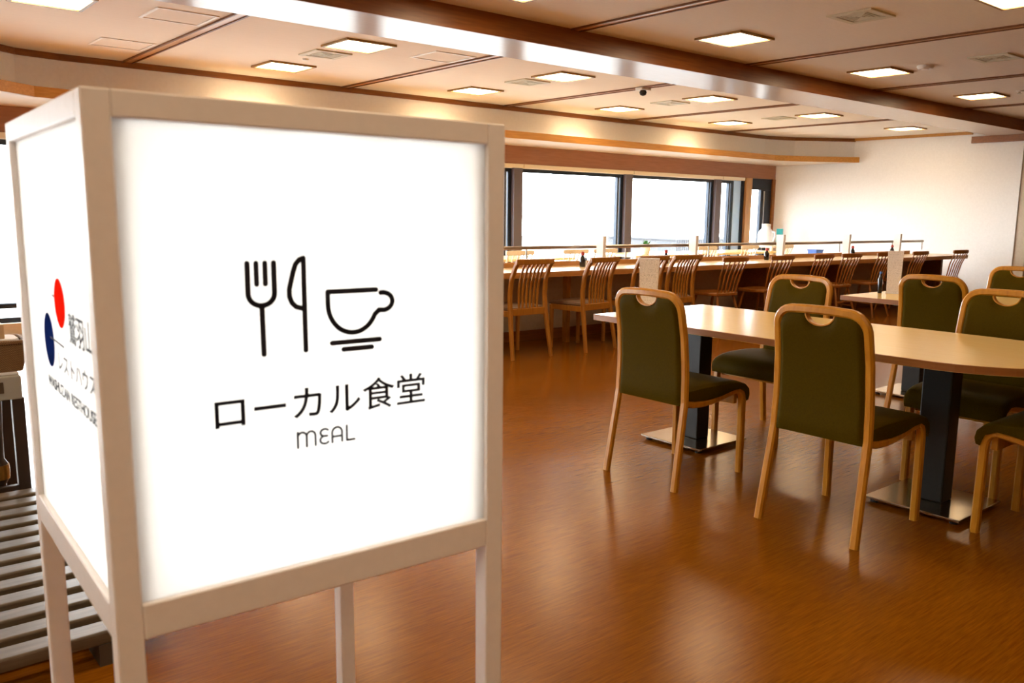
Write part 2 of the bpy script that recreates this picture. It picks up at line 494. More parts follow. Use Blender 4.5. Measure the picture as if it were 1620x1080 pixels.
# right end: pale jamb, wooden pillar, narrow glazed door
struct(MB().box(12.76, 12.97, YF + .05, YF + .14, .0, 1.865).build('trim_30', M['jamb']))
struct(MB().box(13.03, 13.2, YF - .03, YF + .2, 0, 1.92).build('trim_31', M['pillar'], bevel=.004))
struct(MB().box(12.97, 13.03, YF + .02, YF + .2, 0, 1.92).build('trim_33', M['frame_dark']))
d = struct(bpy.data.objects.new('door_1', None)); COL.objects.link(d)
fr = MB().box(13.2, 13.86, YF + .02, YF + .08, 1.72, 1.92).box(13.2, 13.86, YF + .02, YF + .08, 0, .12)
fr.box(13.54, 13.86, YF + .02, YF + .08, .12, 1.72)
fr.build('door_frame', M['frame_dark'], d, bevel=.004)
MB().box(13.2, 13.54, YF + .045, YF + .051, .12, 1.72).build('door_pane', M['glass'], d)
MB().box(13.62, 13.635, YF, YF + .02, .35, 1.70).build('door_handle', M['frame_light'], d)
struct(MB().box(13.86, XE, YF - .01, YF + .1, 0, 1.92).build('trim_32', M['trim']))

# ceiling cross strips
def cstrip(x, y0, y1, z, n):
    m = MB().box(x - .036, x + .036, y0, y1, z - .006, z).box(x - .050, x - .036, y0, y1, z - .014, z, 1).box(x + .036, x + .050, y0, y1, z - .014, z, 1)
    struct(m.build('trim_%d' % n, [M['strip'], M['groove']]))
for i, x in enumerate((0.22, 2.48, 4.72, 6.97, 9.23, 11.5)):
    cstrip(x, YB1, 8.84 if x > 1.5 else 8.3, ZW, 40 + i)
for i, x in enumerate((0.25, 2.50, 4.72, 6.94, 9.25, 11.55)):
    cstrip(x, YN, YB0, ZN, 50 + i)

# ------------------------------------------------------------------ ceiling fixtures
def make_lamp():
    t = thing('ceiling_lamp', '', 'light')
    fr = MB()
    for a in ((-.225, .225, -.225, -.20), (-.225, .225, .20, .225), (-.225, -.20, -.20, .20), (.20, .225, -.20, .20)):
        fr.box(*a, -.017, 0)
    fr.build('lamp_frame', M['lamp_frame'], t)
    MB().box(-.20, .20, -.20, .20, -.008, -.001).build('diffuser', M['lamp_glow'], t)
    return t
lamp = make_lamp(); used = []
G1 = 'square recessed lamps over the window side'
words = ['cut by the photo top', 'above the sign next to a vent', 'first right of the sign', 'second right of the sign', 'third right of the sign', 'farthest, near the white end wall']
for i, x in enumerate((1.40, 3.63, 5.88, 8.16, 10.45, 12.80)):
    place(lamp, used, (x, 6.56, ZW), 0, 'square ceiling lamp in the row beyond the beam, ' + words[i], G1)
words = ['', 'leftmost, just above the sign', 'second from the left', 'third from the left', 'fourth and farthest']
for i, x in enumerate((1.40, 3.63, 5.87, 8.15, 10.44)):
    if i == 0: continue
    place(lamp, used, (x, 8.0, ZW), 0, 'square ceiling lamp in the row along the soffit, ' + words[i], G1)
G2 = 'square recessed lamps on the near side of the beam'
for (x, y), wd in zip(((5.85, 4.48), (8.15, 4.48), (10.49, 4.50), (6.08, 2.40)),
                      ('largest, left of the others', 'beside the round smoke detector', 'smallest, at the right', 'cut by the photo edge')):
    place(lamp, used, (x, y, ZN), 0, 'square ceiling lamp on the near side of the beam, ' + wd, G2)

G3 = 'added unseen square lamps on the near side'
for x, y in ((1.40, 4.48), (3.63, 4.48), (-.85, 2.40), (1.40, 2.40), (3.63, 2.40), (-.85, .30), (1.40, .30), (-.85, -1.8), (1.40, -1.8), (-3.1, .30)):  # unseen stand-ins for hall lighting, added to brighten sign front and table
    place(lamp, used, (x, y, ZN), 0, 'added square ceiling lamp, unseen, above or behind the camera', G3)

def make_vent():
    t = thing('air_vent', '', 'vent')
    fr = MB()
    for a in ((-.17, .17, -.17, -.125), (-.17, .17, .125, .17), (-.17, -.125, -.125, .125), (.125, .17, -.125, .125)):
        fr.box(*a, -.012, 0)
    fr.build('frame', M['vent'], t, bevel=.002, segs=1)
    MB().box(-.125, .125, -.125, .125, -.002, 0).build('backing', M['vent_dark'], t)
    sl = MB()
    for k in range(5):
        s_ = .115 - k * .024
        for a in ((-s_, s_, -s_, -s_ + .012), (-s_, s_, s_ - .012, s_), (-s_, -s_ + .012, -s_ + .012, s_ - .012), (s_ - .012, s_, -s_ + .012, s_ - .012)):
            sl.box(*a, -.008 - .001 * k, -.002)
    sl.build('louvre', M['vent'], t)
    return t
vent = make_vent(); used = []
for (x, y, z), wd in zip(((3.62, 7.13, ZW), (5.87, 7.10, ZW), (8.15, 7.15, ZW), (10.40, 7.15, ZW), (5.83, 3.38, ZN), (8.13, 3.40, ZN)),
                         ('between the two lamps above the sign', 'window side, second from the sign', 'window side, third from the sign', 'window side, farthest away',
                          'near side of the beam, above the large lamp', 'near side of the beam, cut by the right edge')):
    place(vent, used, (x, y, z), 0, 'square louvred ceiling vent, ' + wd, 'square air vents in the ceiling')

def make_hatch():
    t = thing('ceiling_hatch', '', 'hatch')
    fr = MB()
    for a in ((-.21, .21, -.21, -.19), (-.21, .21, .19, .21), (-.21, -.19, -.19, .19), (.19, .21, -.19, .19)):
        fr.box(*a, -.007, 0)
    fr.build('hatch_frame', M['hatch_line'], t)
    MB().box(-.186, .186, -.186, .186, -.002, 0).build('hatch_panel', M['ceiling'], t)
    return t
hatch = make_hatch(); used = []
for (x, y), wd in zip(((2.19, 6.52), (4.43, 6.52), (2.19, 7.93)), ('beside the beam at the top left', 'above the middle of the sign', 'faint one by the soffit at far left')):
    place(hatch, used, (x, y, ZW), 0, 'white-edged square access hatch in the ceiling, ' + wd, 'access hatches in the ceiling')

t = thing('smoke_detector', 'round white smoke detector on the ceiling beside a square lamp', 'smoke detector', (8.13, 4.02, ZN))
MB().lathe([(.075, 0), (.075, -.014), (.062, -.03)], n=24).build('body', M['plastic_white'], t, smooth=True)
MB().lathe([(.03, -.03), (.028, -.036)], n=16).build('sensor', M['plastic_white'], t, smooth=True)
t = thing('security_camera', 'small dark security camera hanging on a ceiling strip beyond the beam', 'camera', (6.97, 6.5, ZW - .010))
MB().box(-.07, .07, -.05, .05, -.025, 0).build('mount', M['plastic_white'], t, bevel=.004)
MB().lathe([(.03, -.025), (.04, -.045), (.03, -.07), (.01, -.08)], n=16).build('lens_dome', M['rubber'], t, smooth=True)
t = thing('sprinkler', 'small round white sprinkler on the ceiling at the right edge', 'sprinkler', (10.36, 4.04, ZN))
MB().lathe([(.04, 0), (.036, -.012)], n=16).build('plate', M['plastic_white'], t, smooth=True)
MB().lathe([(.012, -.012), (.012, -.03), (.025, -.032), (.025, -.036)], n=12).build('head', M['steel'], t, smooth=True)
t = thing('ceiling_sensor', 'tiny white ceiling sensor next to the vent above the sign', 'sensor', (3.61, 7.49, ZW))
MB().lathe([(.03, 0), (.026, -.012), (.012, -.018)], n=16).build('body', M['plastic_white'], t, smooth=True)

# ================================================================== LIT SIGN
S = .55; B = .03
TH = -0.03705
ZS0, ZS1 = .745, 1.374
sign = thing('standing_sign', 'large white box sign lit from inside, with fork, knife and cup symbol, on four legs', 'sign', (.2362, 1.0187, 0), TH)
for nm, (x, y) in (('leg', (0, 0)), ('leg', (S - B, 0)), ('leg', (0, S - B)), ('leg', (S - B, S - B))):
    MB().box(x, x + B, y, y + B, 0, ZS1).build(nm, M['sign_paint'], sign, bevel=.0025)
for z0, z1 in ((ZS1 - .030, ZS1), (ZS0, ZS0 + .044)):
    for a in ((B, S - B, 0, B), (B, S - B, S - B, S), (0, B, B, S - B), (S - B, S, B, S - B)):
        MB().box(*a, z0, z1).build('frame_bar', M['sign_paint'], sign, bevel=.0025)
MB().box(B, S - B, B, S - B, ZS1 - .012, ZS1 - .006).build('top_board', M['sign_paint'], sign)
MB().box(B, S - B, B, S - B, ZS0 + .006, ZS0 + .012).build('bottom_board', M['sign_paint'], sign)
PZ0, PZ1 = ZS0 + .044, ZS1 - .030
PD = .008       # panel recess
panR = MB().box(B, S - B, PD, PD + .003, PZ0, PZ1).build('light_panel', M['acrylic'], sign)
panL = MB().box(PD, PD + .003, B, S - B, PZ0, PZ1).build('light_panel', M['acrylic'], sign)
MB().box(S - PD - .003, S - PD, B, S - B, PZ0, PZ1).build('light_panel', M['acrylic'], sign)
MB().box(B, S - B, S - PD - .003, S - PD, PZ0, PZ1).build('light_panel', M['acrylic'], sign)
for dx, dy in ((-.06, -.06), (.06, -.06), (-.06, .06), (.06, .06)):
    MB().tube([(S / 2 + dx, S / 2 + dy, ZS0 + .04), (S / 2 + dx, S / 2 + dy, ZS1 - .05)], .013, 10).build('lamp_tube', M['sign_glow'], sign, smooth=True)
for T_ in (0, 1, 2, 3):                 # unseen battens added to shade the panel edges
    Rm = Matrix.Translation((S / 2, S / 2, 0)) @ Matrix.Rotation(T_ * PI / 2, 4, 'Z') @ Matrix.Translation((-S / 2, -S / 2, 0))
    for a0, a1 in ((B, .047), (S - .047, S - B)):
        MB().box(a0, a1, .020, .027, ZS0 + .044, ZS1 - .03, T=Rm).build('shade_batten', M['sign_paint'], sign)

class Ink:
    """flat printed marks, 0.6 mm thick, on a sign face: coordinates (a along the face, z)"""
    def __init__(s, face):
        s.face = face; s.m = MB()
    def P(s, a, z, d):
        off = PD - .0002 - d
        return Vector((a, off, z)) if s.face == 'R' else Vector((off, a, z))
    def poly(s, pts):
        b = len(s.m.v); n = len(pts)
        for d in (0, .0006):
            for a, z in pts: s.m.v.append(s.P(a, z, d))
        s.m.face([b + i for i in range(n)]); s.m.face([b + n + i for i in reversed(range(n))])
        for i in range(n):
            j = (i + 1) % n
            s.m.face((b + i, b + j, b + n + j, b + n + i))
    def stroke(s, pts, w, cap=True):
        """rounded-end stroke: a chain of quads and discs"""
        pts = [Vector(p) for p in pts]
        for p, q in zip(pts[:-1], pts[1:]):
            t = (q - p)
            if t.length < 1e-7: continue
            t.normalize(); n = Vector((-t.y, t.x)) * w / 2
            s.poly([tuple(p - n), tuple(q - n), tuple(q + n), tuple(p + n)])
        ends = pts if cap else pts[1:-1]
        for p in ends:
            s.poly([(p.x + w / 2 * math.cos(2 * PI * k / 14), p.y + w / 2 * math.sin(2 * PI * k / 14)) for k in range(14)])
    def build(s, name, mat, parent):
        return s.m.build(name, mat, parent)
def arc(cx, cz, rx, rz, a0, a1, n=14):
    return [(cx + rx * math.cos(math.radians(a0 + (a1 - a0) * k / n)), cz + rz * math.sin(math.radians(a0 + (a1 - a0) * k / n))) for k in range(n + 1)]

W_ = .0068
fk = Ink('R')     # fork
xl, xr, zt, zb, zm = .1715, .2045, 1.1845, 1.0720, 1.1475
xc = (xl + xr) / 2
fk.stroke([(xl, zt)] + arc(xc, zm, (xr - xl) / 2, .0150, 180, 360) + [(xr, zt)], W_)
fk.stroke([(xc - .0055, zt), (xc - .0055, zt - .0255)], W_ * .95); fk.stroke([(xc + .0055, zt), (xc + .0055, zt - .0255)], W_ * .95)
fk.stroke([(xc, zm - .015), (xc + .0005, zb)], W_)
fk.build('fork_symbol', M['ink'], panR)
kn = Ink('R')     # knife
kx = .2430
kn.stroke([(kx, 1.1895), (kx, 1.0725)], W_)
kn.stroke([(kx, 1.1895), (kx - .0055, 1.1875), (kx - .0105, 1.1820), (kx - .0140, 1.1720), (kx - .0195, 1.1510), (kx - .0195, 1.1420), (kx - .0165, 1.1340), (kx - .0110, 1.1285), (kx, 1.1255)], W_)
kn.build('knife_symbol', M['ink'], panR)
cp = Ink('R')     # cup
cp.stroke([(.3435, 1.1455), (.2745, 1.1455), (.2745, 1.1320)] + arc(.3095, 1.1290, .0350, .0385, 180, 335, 18) + [(.3480, 1.1185)], W_)
cp.stroke([(.3475, 1.1180), (.3520, 1.1180)] + arc(.3530, 1.1295, .0150, .0120, -80, 100, 12), W_)
cp.stroke([(.2790, 1.0785), (.3480, 1.0785)], W_)
cp.stroke([(.2950, 1.0690), (.3360, 1.0690)], W_)
cp.build('cup_symbol', M['ink'], panR)

def text_mesh(txt, name, a0, a1, z0, z1, face, mat, parent, bold=.0005):
    cu = bpy.data.curves.new('t', 'FONT')
    cu.body = txt; cu.resolution_u = 6
    ob = bpy.data.objects.new('t', cu); COL.objects.link(ob)
    bpy.context.view_layer.update()
    dg = bpy.context.evaluated_depsgraph_get()
    me = bpy.data.meshes.new_from_object(ob.evaluated_get(dg))
    bpy.data.objects.remove(ob); bpy.data.curves.remove(cu)
    xs = [v.co.x for v in me.vertices]; ys = [v.co.y for v in me.vertices]
    x0, x1, y0, y1 = min(xs), max(xs), min(ys), max(ys)
    # a runs along the face; on the left face it runs away from the corner, so letters run against it
    for v in me.vertices:
        u = (v.co.x - x0) / (x1 - x0); w = (v.co.y - y0) / (y1 - y0)
        z = z0 + w * (z1 - z0)
        if face == 'R': v.co = (a0 + u * (a1 - a0), PD - .0007, z)
        else: v.co = (PD - .0007, a1 + (a0 - a1) * u, z)
    bm = bmesh.new(); bm.from_mesh(me)          # a slightly heavier weight: shifted copies of the outline
    base = list(bm.verts) + list(bm.edges) + list(bm.faces)
    for da, dz in ((bold, 0), (-bold, 0), (0, bold), (0, -bold)):
        g = bmesh.ops.duplicate(bm, geom=base)['geom']
        bmesh.ops.translate(bm, verts=[q for q in g if isinstance(q, bmesh.types.BMVert)], vec=(da, 0, dz) if face == 'R' else (0, da, dz))
    bm.to_mesh(me); bm.free()
    me.name = name
    me.materials.clear(); me.materials.append(mat)
    bm = bmesh.new(); bm.from_mesh(me)
    ext = bmesh.ops.extrude_face_region(bm, geom=list(bm.faces))
    dv = Vector((0, .0005, 0)) if face == 'R' else Vector((.0005, 0, 0))
    bmesh.ops.translate(bm, verts=[g for g in ext['geom'] if isinstance(g, bmesh.types.BMVert)], vec=dv)
    bmesh.ops.recalc_face_normals(bm, faces=bm.faces)
    bm.to_mesh(me); bm.free()
    o = bpy.data.objects.new(name, me); COL.objects.link(o); o.parent = parent
    return o
text_mesh('ローカル食堂', 'japanese_lettering', .1255, .4175, .9830, 1.0260, 'R', M['ink'], panR)
ml = Ink('R'); w = .0031; z0, z1 = .9460, .9660
ml.stroke([(.2285, z0), (.2285, z1)], w)
ml.stroke([(.2285, z1 - .004)] + arc(.2345, z1 - .0065, .006, .0060, 150, 0, 8) + [(.2405, z0)], w)
ml.stroke([(.2405, z1 - .0065)] + arc(.2465, z1 - .0065, .006, .0060, 170, 0, 8) + [(.2525, z0)], w)
ml.stroke(arc(.2655, z1 - .0050, .0060, .0048, 40, 270, 10), w); ml.stroke([(.2655, z1 - .0098), (.2690, z1 - .0098)], w)
ml.stroke(arc(.2655, z0 + .0052, .0065, .0052, 90, 320, 10), w)
ml.stroke([(.2760, z0), (.2760, z1 - .007)] + arc(.2830, z1 - .007, .0070, .0068, 180, 0, 10) + [(.2900, z0)], w); ml.stroke([(.2760, z0 + .0075), (.2900, z0 + .0075)], w)
ml.stroke([(.2970, z1), (.2970, z0), (.3080, z0)], w)
ml.build('english_lettering', M['ink'], panR)
# left face: logo and shop lettering
lg = Ink('L'); lg.poly(arc(.2500, 1.1230, .0365, .0330, 0, 350, 34)); lg.build('red_disc', M['ink_red'], panL)
lg = Ink('L'); lg.poly(arc(.3485, 1.0625, .0380, .0385, 0, 350, 34)); lg.build('blue_disc', M['ink_blue'], panL)
lg = Ink('L'); lg.stroke([(.3350, 1.0680), (.2420, 1.0655)], .0030); lg.stroke([(.3000, 1.1300), (.2870, 1.1290)], .0030); lg.build('logo_line', M['ink'], panL)
text_mesh('鷲羽山', 'kanji_lettering', .060, .198, 1.0770, 1.1170, 'L', M['ink'], panL, .0003)
text_mesh('レストハウス', 'katakana_lettering', .060, .288, 1.0290, 1.0540, 'L', M['ink'], panL, .0003)
text_mesh('WASHUZAN RESTHOUSE', 'latin_lettering', .0670, .3830, .9930, 1.0090, 'L', M['ink'], panL, .0003)

# ================================================================== GREEN CHAIRS
def post_x(z):
    pts = [(0, -.012), (.2, .018), (.40, .050), (.55, .052), (.70, .040), (.80, .022), (.90, -.002)]
    for (a, xa), (b, xb) in zip(pts[:-1], pts[1:]):
        if z <= b: return xa + (xb - xa) * (z - a) / (b - a)
    return pts[-1][1]
def post_y(z): return .218 - .026 * min(z / .9, 1)

def make_green_chair():
    t = thing('dining_chair', '', 'chair')
    w, h = .034, .030
    # inverted U of the back
    path = [(post_x(z), post_y(z), z) for z in (.40, .46, .52, .58, .64, .70, .76, .81)]
    R = .072; zc = .893 - R; yc = post_y(zc) - R
    path += [(post_x(zc + R * math.sin(a)), yc + R * math.cos(a), zc + R * math.sin(a)) for a in [math.radians(x) for x in (8, 22, 38, 54, 70, 84)]]
    top = [(post_x(.893) - .006 * (1 - (y / yc) ** 2), y, .893 + .004 * (1 - (y / yc) ** 2)) for y in (yc * .6, yc * .3, 0, -yc * .3, -yc * .6)]
    full = path + top + [(x, -y, z) for x, y, z in reversed(path)]
    MB().sweep(full, (1, 0, 0), w, h, round_=.5).build('back_frame', M['chair_wood'], t, smooth=True)
    for s in (1, -1):
        MB().sweep([(post_x(z), s * post_y(z), z) for z in (0, .1, .2, .3, .405)], (1, 0, 0), w, h, round_=.5).build('leg', M['chair_wood'], t, smooth=True)
        y = s * .205
        fl = [(.488, y, 0), (.486, y, .2), (.484, y, .36), (.478, y, .392), (.462, y, .412), (.440, y, .420)]
        MB().sweep(fl, (0, 1, 0), w, .032, round_=.4).build('leg', M['chair_wood'], t, smooth=True)
        rl = [(.440, y, .420), (.39, y, .414), (.32, y, .400), (.25, y, .390), (.17, y, .386), (.10, y, .390), (.055, y, .400)]
        MB().sweep(rl, (0, 1, 0), .030, .030, round_=.4).build('side_rail', M['chair_wood'], t, smooth=True)
    cr = MB().box(.44, .465, -.19, .19, .345, .400); cr.build('front_rail', M['chair_wood'], t, bevel=.003)
    # back cushion: puffed panel with a hand hole at the top
    m = MB()
    NU, NV = 34, 16
    cols = []
    for i in range(NU + 1):
        u = -1 + 2 * i / NU
        zb = .388
        rows = []
        yin_top = .176
        y_ref = u * .178
        zt = .878
        e = abs(y_ref) - (.176 - .055)
        if e > 0: zt = .878 - (.055 - math.sqrt(max(.055 ** 2 - e ** 2, 0)))
        if abs(y_ref) < .064: zt = min(zt, .880 - .046 * math.sqrt(max(1 - (y_ref / .064) ** 2, 0)) ** .9)
        for k in range(NV + 1):
            v = k / NV
            z = zb + (zt - zb) * v
            y = y_ref * (1 + .085 * (1 - (z - .388) / .49))
            d = min(1 - abs(u), 1) * .20
            edge = min(1, min((1 - abs(u)) * 12, v * 18, (1 - v) * 20) + .0)
            rows.append((y, z, edge))
        cols.append(rows)
    b = 0
    for side in (1, -1):
        for rows in cols:
            for y, z, e in rows:
                th = .010 + .012 * math.sqrt(max(min(e, 1), 0))
                m.v.append(Vector((post_x(z) + side * th, y, z)))
    n1 = NV + 1; off = (NU + 1) * n1
    for sd in (0, 1):
        for i in range(NU):
            for k in range(NV):
                a = sd * off + i * n1 + k
                m.face((a, a + n1, a + n1 + 1, a + 1))
    def ring(i, k): return i * n1 + k
    border = [ring(i, 0) for i in range(NU)] + [ring(NU, k) for k in range(NV)] + [ring(i, NV) for i in range(NU, 0, -1)] + [ring(0, k) for k in range(NV, 0, -1)]
    for i in range(len(border)):
        a, c = border[i], border[(i + 1) % len(border)]
        m.face((a, c, c + off, a + off))
    m.build('back_cushion', M['olive'], t, smooth=True)
    # lip round the hand hole
    lip = [(post_x(.86), .063 * math.cos(math.radians(a)), .881 - .045 * math.sin(math.radians(a))) for a in range(0, 181, 12)]
    MB().sweep(lip, (1, 0, 0), .006, .026, round_=.3).build('hand_hole_rim', M['chair_wood'], t, smooth=True)
    # seat cushion: waterfall-front profile lofted across the width
    prof = [(.045, .415), (.045, .445), (.075, .462), (.16, .470), (.27, .473), (.37, .470), (.44, .463), (.490, .447), (.516, .420), (.522, .390), (.515, .366), (.500, .362), (.494, .385), (.484, .408), (.44, .430), (.38, .424), (.30, .410), (.20, .404), (.10, .406)]
    cxp, czp = .28, .425
    rings = []
    for y, k in ((-.226, .55), (-.223, .80), (-.214, .94), (-.195, 1), (-.10, 1.01), (0, 1.02), (.10, 1.01), (.195, 1), (.214, .94), (.223, .80), (.226, .55)):
        r = []
        for x, z in prof:
            dx = (x - cxp) * (1 - (1 - k) * .08)
            zz = z if z < czp else czp + (z - czp) * k
            if x > .47: zz = min(zz, .447 - (1 - k) * .03)
            yy = y * (1 - .06 * max(0, (.25 - x) / .25))
            r.append((cxp + dx, yy, zz))
        rings.append(r)
    MB().rings(rings).build('seat_cushion', M['olive'], t, smooth=True)
    return t
gch = make_green_chair(); used = []
GG = 'olive cushioned dining chairs'
place(gch, used, (2.945, 2.68, 0), 0, 'olive cushioned chair at the square table end, back to camera, left of the front pair', GG)
place(gch, used, (2.965, 1.80, 0), 0, 'olive cushioned chair nearest the camera, back to camera, right of the front pair', GG)
place(gch, used, (4.44, 2.83, 0), PI, 'olive cushioned chair across the near table facing the camera, left one of two', GG)
place(gch, used, (4.445, 1.69, 0), PI, 'olive cushioned chair across the near table facing the camera, right one of two', GG)
place(gch, used, (3.72, .885, 0), PI / 2, 'olive cushioned chair at the rounded table end, cut by the right edge, mostly seat', GG)
place(gch, used, (5.20, 2.42, 0), 0, 'olive cushioned chair at the far table, back to camera, beside the menu card', GG)
place(gch, used, (6.75, 2.50, 0), PI, 'olive cushioned chair farthest back at the right edge, against the white wall', GG)

# ================================================================== DINING TABLES
def make_table():
    t = thing('dining_table', '', 'table')
    # local: x across (0.93), y along, square end at +y, round end at -y
    hw = .465
    pts = [(hw, 1.18), (-hw, 1.18)]
    pts += [(-hw, -.50)] + [(hw * math.cos(math.radians(a)), -.62 + .50 * math.sin(math.radians(a))) for a in range(188, 353, 8)] + [(hw, -.50)]
    mtop = MB().prism(pts, .678, .71, 0, 1)
    mtop.build('tabletop', [M['table_top'], M['table_edge']], t, bevel=.002, segs=1)
    for y in (.83, -.52):
        c = MB().box(-.05, .05, y - .065, y + .065, .028, .678).build('pedestal', M['pedestal'], t, bevel=.006)
        bp = MB().box(-.205, .205, y - .21, y + .21, .016, .028).build('base_plate', M['steel'], t, bevel=.003)
        ft = MB()
        for sx in (-.17, .17):
            for sy in (-.175, .175): ft.lathe([(.018, 0), (.018, .016)], sx, y + sy, 12)
        ft.build('glide', M['rubber'], bp)
        MB().box(-.30, .30, y - .05, y + .05, .655, .678).build('top_bracket', M['pedestal'], t)
    return t
tab = make_table(); used = []
place(tab, used, (3.715, 2.165, 0), 0, 'long pale-topped dining table with slate pedestals, the near one among the olive chairs', 'pale dining tables')
place(tab, used, (5.975, 2.02, 0), 0, 'pale-topped dining table behind, mostly hidden, carrying the menu card at the right', 'pale dining tables')

# ================================================================== COUNTER
CX0, CA = 5.0, math.radians(-2.1)
counter = thing('window_counter', 'long pale wood dining counter with a low backboard and steel handrail before the windows', 'counter', (CX0, 5.95, 0), CA)
# local frame: x along the counter, y towards the windows
CL0, CL1 = -2.5, 8.22
ct = MB().box(CL0, CL1, 0, .66, .690, .718).box(CL0, CL1, -.004, 0, .686, .719, 1)
ct.build('countertop', [M['counter_top'], M['counter_edge']], counter)
MB().box(CL0, CL1, 0, .58, .668, .690).build('top_rail', M['counter_edge'], counter)
xk = CL0
while xk < CL1 - .6:                      # backboard in lengths
    x1 = min(xk + 1.95, CL1 - .55)
    MB().box(xk, x1 - .015, .60, .63, .718, .768).build('backboard', M['counter_edge'], counter, bevel=.003)
    xk = x1
MB().box(CL0, CL1 - .45, .56, .60, .0, .668).build('back_panel', M['beige_wall'], counter)
MB().box(CL0, CL1 - .45, .545, .56, .0, .10).build('plinth', M['trim'], counter)
for x in (-2.2, .62, 3.60, 5.10, 7.72):
    MB().box(x, x + .045, .14 if x > 2 else .24, .55 if x > 2 else .30, 0, .668).build('support', M['oak'] if x < 2 else M['trim'], counter)
rail = MB().sweep([(CL0, .66, .905), (CL1 - .1, .66, .905)], (0, 0, 1), .035, .035, round_=.5).build('handrail', M['rail_metal'], counter, smooth=True)
for x in [0.44 + 1.36 * k for k in range(-3, 6)] + [CL1 - .12]:
    MB().tube([(x, .655, .775), (x, .66, .895)], .008, 8).build('rail_post', M['rail_metal'], rail, smooth=True)
def on_counter(x, y, z=.718):
    c, s = math.cos(CA), math.sin(CA)
    return (CX0 + x * c - y * s, 5.95 + x * s + y * c, z)
def front_y(X): return 5.95 + math.tan(CA) * (X - CX0)

# ------------------------------------------------------------------ slat-back chairs
def make_slat_chair():
    t = thing('slat_back_chair', '', 'chair')
    # local x forward; S-curved posts
    def px(z):
        pts = [(0, -.045), (.2, -.012), (.42, .02), (.55, .030), (.68, .012), (.78, -.03), (.85, -.075)]
        for (a, xa), (b, xb) in zip(pts[:-1], pts[1:]):
            if z <= b: return xa + (xb - xa) * (z - a) / (b - a)
        return pts[-1][1]
    def py(z): return .205 - .02 * z + (.0 if z > .4 else .012 * (1 - z / .4))
    zs = (0, .1, .2, .3, .42)
    zb = (.42, .48, .55, .62, .68, .73, .78, .815, .845)
    for s in (1, -1):
        MB().sweep([(px(z), s * py(z), z) for z in zs], (1, 0, 0), .036, .036, round_=.35, scale=[.78, .85, .92, 1, 1]).build('leg', M['oak'], t, smooth=True)
        MB().sweep([(px(z), s * py(z), z) for z in zb], (1, 0, 0), .038, .032, round_=.35).build('back_post', M['oak'], t, smooth=True)
        MB().sweep([(.40, s * .195, 0), (.40, s * .195, .2), (.40, s * .195, .405)], (1, 0, 0), .036, .036, round_=.35, scale=[.8, .9, 1]).build('leg', M['oak'], t, smooth=True)
        MB().sweep([(.02, s * .195, .39), (.40, s * .195, .39)], (0, 0, 1), .022, .05).build('side_rail', M['oak'], t)
    MB().sweep([(.41, -.18, .39), (.41, .18, .39)], (0, 0, 1), .022, .05).build('front_rail', M['oak'], t)
    MB().sweep([(px(.42), y, .405) for y in (-.19, 0, .19)], (0, 0, 1), .026, .06).build('back_rail', M['oak'], t)
    crest = [(px(.84) - .028 * (1 - (y / .2) ** 2), y, .838) for y in (-.205, -.14, -.07, 0, .07, .14, .205)]
    MB().sweep(crest, (0, 0, 1), .026, .046, round_=.4).build('crest_rail', M['oak'], t, smooth=True)
    for k in range(6):
        y = (-2.5 + k) * .040
        pts = [(px(z) - .022 * (1 - (y / .2) ** 2) * max(0, (z - .42) / .42), y * (1 + .12 * (z - .42) / .42), z) for z in (.41, .50, .58, .66, .73, .78, .825)]
        MB().sweep(pts, (1, 0, 0), .020, .011, round_=.35).build('slat', M['oak'], t, smooth=True)
    prof = [(.03, .415), (.03, .44), (.06, .452), (.22, .455), (.38, .450), (.425, .436), (.428, .415)]
    rings = []
    for y, k in ((-.208, .3), (-.20, .75), (-.17, 1), (0, 1.05), (.17, 1), (.20, .75), (.208, .3)):
        rings.append([(x, y * (1 if x > .1 else .94), .415 + (z - .415) * k) for x, z in prof])
    MB().rings(rings).build('seat_pad', M['seat_brown'], t, smooth=True)
    return t
slc = make_slat_chair(); used = []
GS = 'slat-back chairs at the counter'
for (x, rz), wd in zip(((4.745, PI / 2), (5.545, PI / 2 + .12), (6.19, PI / 2), (6.665, PI / 2)),
                       ('first from the sign', 'second from the sign', 'third from the sign, behind the white menu card', 'fourth from the sign')):
    place(slc, used, (x, front_y(x) - .285, 0), rz, 'orange slat-back chair at the counter, ' + wd, GS)

